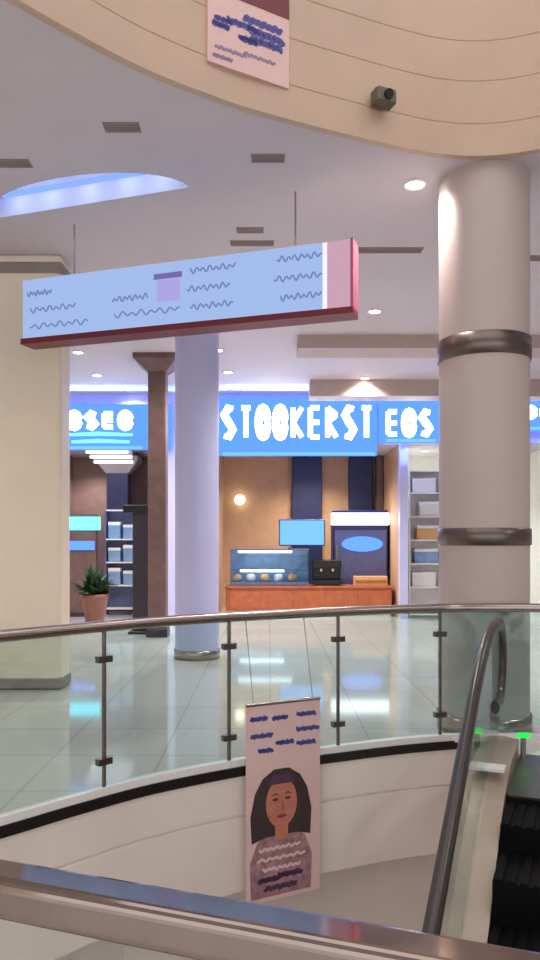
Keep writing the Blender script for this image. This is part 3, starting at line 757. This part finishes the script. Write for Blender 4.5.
# display case on the counter
a,b=X(230,Y),X(309,Y); zc=Z(549,Y)
dc=thing('display_case','glass display case with bright strip lamps on the left of the counter','display case',((a+b)/2,Y+.25,zt0))
mb=MB(); mb.rbox(a,b,Y+.02,Y+.48,zt0,zt0+.08,.01); mb.build('base',M['slate'],dc)
mb=MB(); mb.box(a+.01,b-.01,Y+.03,Y+.036,zt0+.08,zc-.03); mb.build('front_glass',M['caseglass'],dc)
mb=MB(); mb.rbox(a,b,Y+.02,Y+.48,zc-.03,zc,.01); mb.build('top',M['slate'],dc)
mb=MB(); mb.box(a+.01,b-.01,Y+.46,Y+.48,zt0+.08,zc-.03); mb.build('back_panel',M['bluebox'],dc)
for x_ in (a,b-.02):
    mb=MB(); mb.box(x_,x_+.02,Y+.03,Y+.47,zt0+.08,zc-.03); mb.build('end_glass',M['caseglass'],dc)
mb=MB(); mb.box(a+.03,b-.03,Y+.06,Y+.44,zt0+.33,zt0+.345); mb.build('shelf',M['caseglass'],dc)
for k,(z_,aa,bb) in enumerate(((zc-.06,238,292),(zt0+.32,240,284))):
    mb=MB(); mb.tube([(X(aa,Y),Y+.08,z_),(X(bb,Y),Y+.08,z_)],.022,8); mb.build('strip_lamp',M['striplamp'],dc)
# stock in the case
for k in range(5):
    xx=a+.14+k*.3; mb=MB(); mb.lathe([(.06,0),(.1,.03),(.1,.12),(.07,.16),(0,.18)],xx,Y+.25,zt0+.08,16)
    single('cake',mb,M['white' if k%2 else 'lightorange'],'%s cake inside the display case, %s from the left'%('white' if k%2 else 'golden',['first','second','third','fourth','fifth'][k]),'cake','cakes in the display case',(xx,Y+.25,zt0+.08))
# blue screen standing on the case
a2,b2=X(279,Y),X(326,Y)
t=thing('screen','light blue lit menu screen standing on the display case','screen',((a2+b2)/2,Y+.3,zc))
xm=X(295,Y)
mb=MB(); mb.rbox(xm-.15,xm+.15,Y+.2,Y+.4,zc,zc+.02,.008); mb.box(xm-.03,xm+.03,Y+.3,Y+.33,zc+.02,zc+.1); mb.build('foot',M['darktotem'],t)
mb=MB(); mb.rbox(a2,b2,Y+.25,Y+.3,Z(546,Y),Z(519,Y),.015); mb.build('frame',M['navy'],t)
mb=MB(); mb.box(a2+.025,b2-.025,Y+.24,Y+.25,Z(546,Y)+.025,Z(519,Y)-.025); mb.build('display',M['bluescreen'],t)
# black coffee machine
a3,b3=X(313,Y),X(342,Y)
t=thing('coffee_machine','black coffee machine on the counter right of the display case','machine',((a3+b3)/2,Y+.3,zt0))
mb=MB(); mb.rbox(a3,b3,Y+.05,Y+.5,zt0+.03,zt0+.12,.02); mb.build('drip_tray',M['black'],t)
mb=MB(); mb.rbox(a3,b3,Y+.28,Y+.5,zt0+.12,zt0+.55,.03); mb.build('body',M['black'],t)
mb=MB(); mb.rbox(a3,b3,Y+.06,Y+.5,zt0+.37,zt0+.55,.03); mb.build('head',M['black'],t)
for q in (.3,.7):
    mb=MB(); xx=a3+(b3-a3)*q; mb.lathe([(.02,-.08),(.04,-.06),(.04,0)],xx,Y+.16,zt0+.37,14); mb.build('spout',M['steel'],t)
mb=MB(); mb.box(a3+.03,b3-.03,Y+.08,Y+.46,zt0,zt0+.03); mb.build('foot',M['darktotem'],t)
a4,b4=X(355,Y),X(388,Y)
t=thing('carton','pale orange carton on the right end of the orange counter','box',((a4+b4)/2,Y+.25,zt0))
mb=MB(); mb.rbox(a4,b4,Y+.05,Y+.4,zt0,zt0+.2,.012); mb.build('tray',M['lightorange'],t)
mb=MB(); mb.box(a4+.02,b4-.02,Y+.04,Y+.05,zt0+.06,zt0+.12); mb.build('tape_band',M['orange'],t)
# cooler with lit header
Y=16.75; a5,b5=X(333,Y),X(388,Y)
t=thing('drinks_cooler','tall navy drinks cooler with white lit header behind the counter','cooler',((a5+b5)/2,Y+.3,0))
mb=MB(); mb.rbox(a5,b5,Y,Y+.6,0,Z(510,Y),.03); mb.build('body',M['navy'],t)
mb=MB(); mb.rbox(X(331,Y),X(389,Y),Y-.05,Y,Z(525,Y),Z(513,Y),.015); mb.build('lit_header',M['whitebox'],t)
mb=MB(); mb.box(a5+.04,b5-.04,Y-.03,Y-.001,.3,Z(530,Y)); dr=mb.build('door',M['slate'],t)
mb=MB(); mb.prism(ell(X(362,Y),Z(544,Y),.46,.17,28),.03,0,Matrix.Translation((0,Y-.03,0))); mb.build('lit_oval',M['blueoval'],dr)
mb=MB(); mb.rbox(a5+.07,a5+.1,Y-.08,Y-.03,.8,1.5,.01); mb.build('handle',M['steel'],dr)
for i,(px,lab) in enumerate(((305,'left ceiling lamp just under the wide shop sign'),(326,'right ceiling lamp just under the wide shop sign'))):
    Y=16.6; o=copy_tree(proto); o.location=(X(px,Y),Y,SH); o['label']=lab; o['group']='round ceiling downlights'
    for ch in list(o.children):
        if ch.type=='LIGHT': bpy.data.objects.remove(ch)
    lamp_at((0,0,-.05),200,o,(1,.82,.62))

# ---- right white shop
Y=15.9; a6,b6=X(409,Y),X(446,Y)
t=thing('shelving_unit','white shelving unit in the pale shop left of the thick round column','shelf',((a6+b6)/2,Y+.2,0))
for x_ in (a6,b6-.03):
    mb=MB(); mb.box(x_,x_+.03,Y,Y+.4,0,3.1); mb.build('side_panel',M['white'],t)
mb=MB(); mb.box(a6,b6,Y+.38,Y+.4,.02,3.1); mb.build('back_panel',M['white'],t)
zz=[.1,.6,1.1,1.6,2.1,2.6,3.07]
for z in zz:
    mb=MB(); mb.box(a6+.03,b6-.03,Y,Y+.38,z,z+.03); mb.build('shelf',M['white'],t)
rr=random.Random(3)
cols=['pale','bluebox','lightorange','pale','white','slate']
names={'pale':'pale grey','bluebox':'light blue','lightorange':'tan','white':'white','slate':'slate blue'}
for i,z in enumerate(zz[1:-1]):
    k=cols[i]; w=.5; x_=a6+.08+.05*i%.2
    mb=MB(); mb.rbox(x_,x_+w,Y+.05,Y+.33,z+.03,z+.03+.3,.015)
    b=thing('stock_box','%s box on the %s shelf of the white unit'%(names[k],['second','third','fourth','fifth','sixth'][i]),'box',(x_+w/2,Y+.2,z+.03),'boxes on the white shelving unit')
    mb.build('carton',M[k],b)
    mb=MB(); mb.rbox(x_-.005,x_+w+.005,Y+.045,Y+.335,z+.27,z+.335,.012); mb.build('lid',M['white'],b)
o=copy_tree(proto)
for ch in list(o.children):
    if ch.type=='LIGHT': bpy.data.objects.remove(ch)
o.location=(X(425,16.8),16.8,SH); o['label']='ceiling lamp inside the pale shop above the white shelving'; o['group']='round ceiling downlights'
lamp_at((0,0,-.05),300,o,(1,.97,.92))
o=copy_tree(proto)
for ch in list(o.children):
    if ch.type=='LIGHT': bpy.data.objects.remove(ch)
o.location=(X(95,17.2),17.2,SH); o['label']='ceiling lamp inside the brown shop above the display column'; o['group']='round ceiling downlights'
lamp_at((0,0,-.05),150,o,(1,.85,.8))

# ------------------------------------------------------------ world, camera
w=bpy.data.worlds.new('World'); SC.world=w; w.use_nodes=True
bg=w.node_tree.nodes['Background']; bg.inputs[0].default_value=(1,.95,.96,1); bg.inputs[1].default_value=1.25
cam=bpy.data.cameras.new('Camera'); co=bpy.data.objects.new('Camera',cam); C.objects.link(co)
co.location=(0,0,EYE); co.rotation_euler=(math.pi/2,0,0)
cam.sensor_fit='VERTICAL'; cam.sensor_height=36; cam.lens=F/960*36; cam.shift_y=(HY-480)/960; cam.clip_start=.05
SC.camera=co
SC.view_settings.view_transform='Standard'; SC.view_settings.look='None'; SC.view_settings.gamma=1; SC.view_settings.exposure=.2
SC.view_settings.use_curve_mapping=False
SC.cycles.use_denoising=True; SC.cycles.transparent_max_bounces=24; SC.cycles.max_bounces=8
SC.cycles.sample_clamp_indirect=6
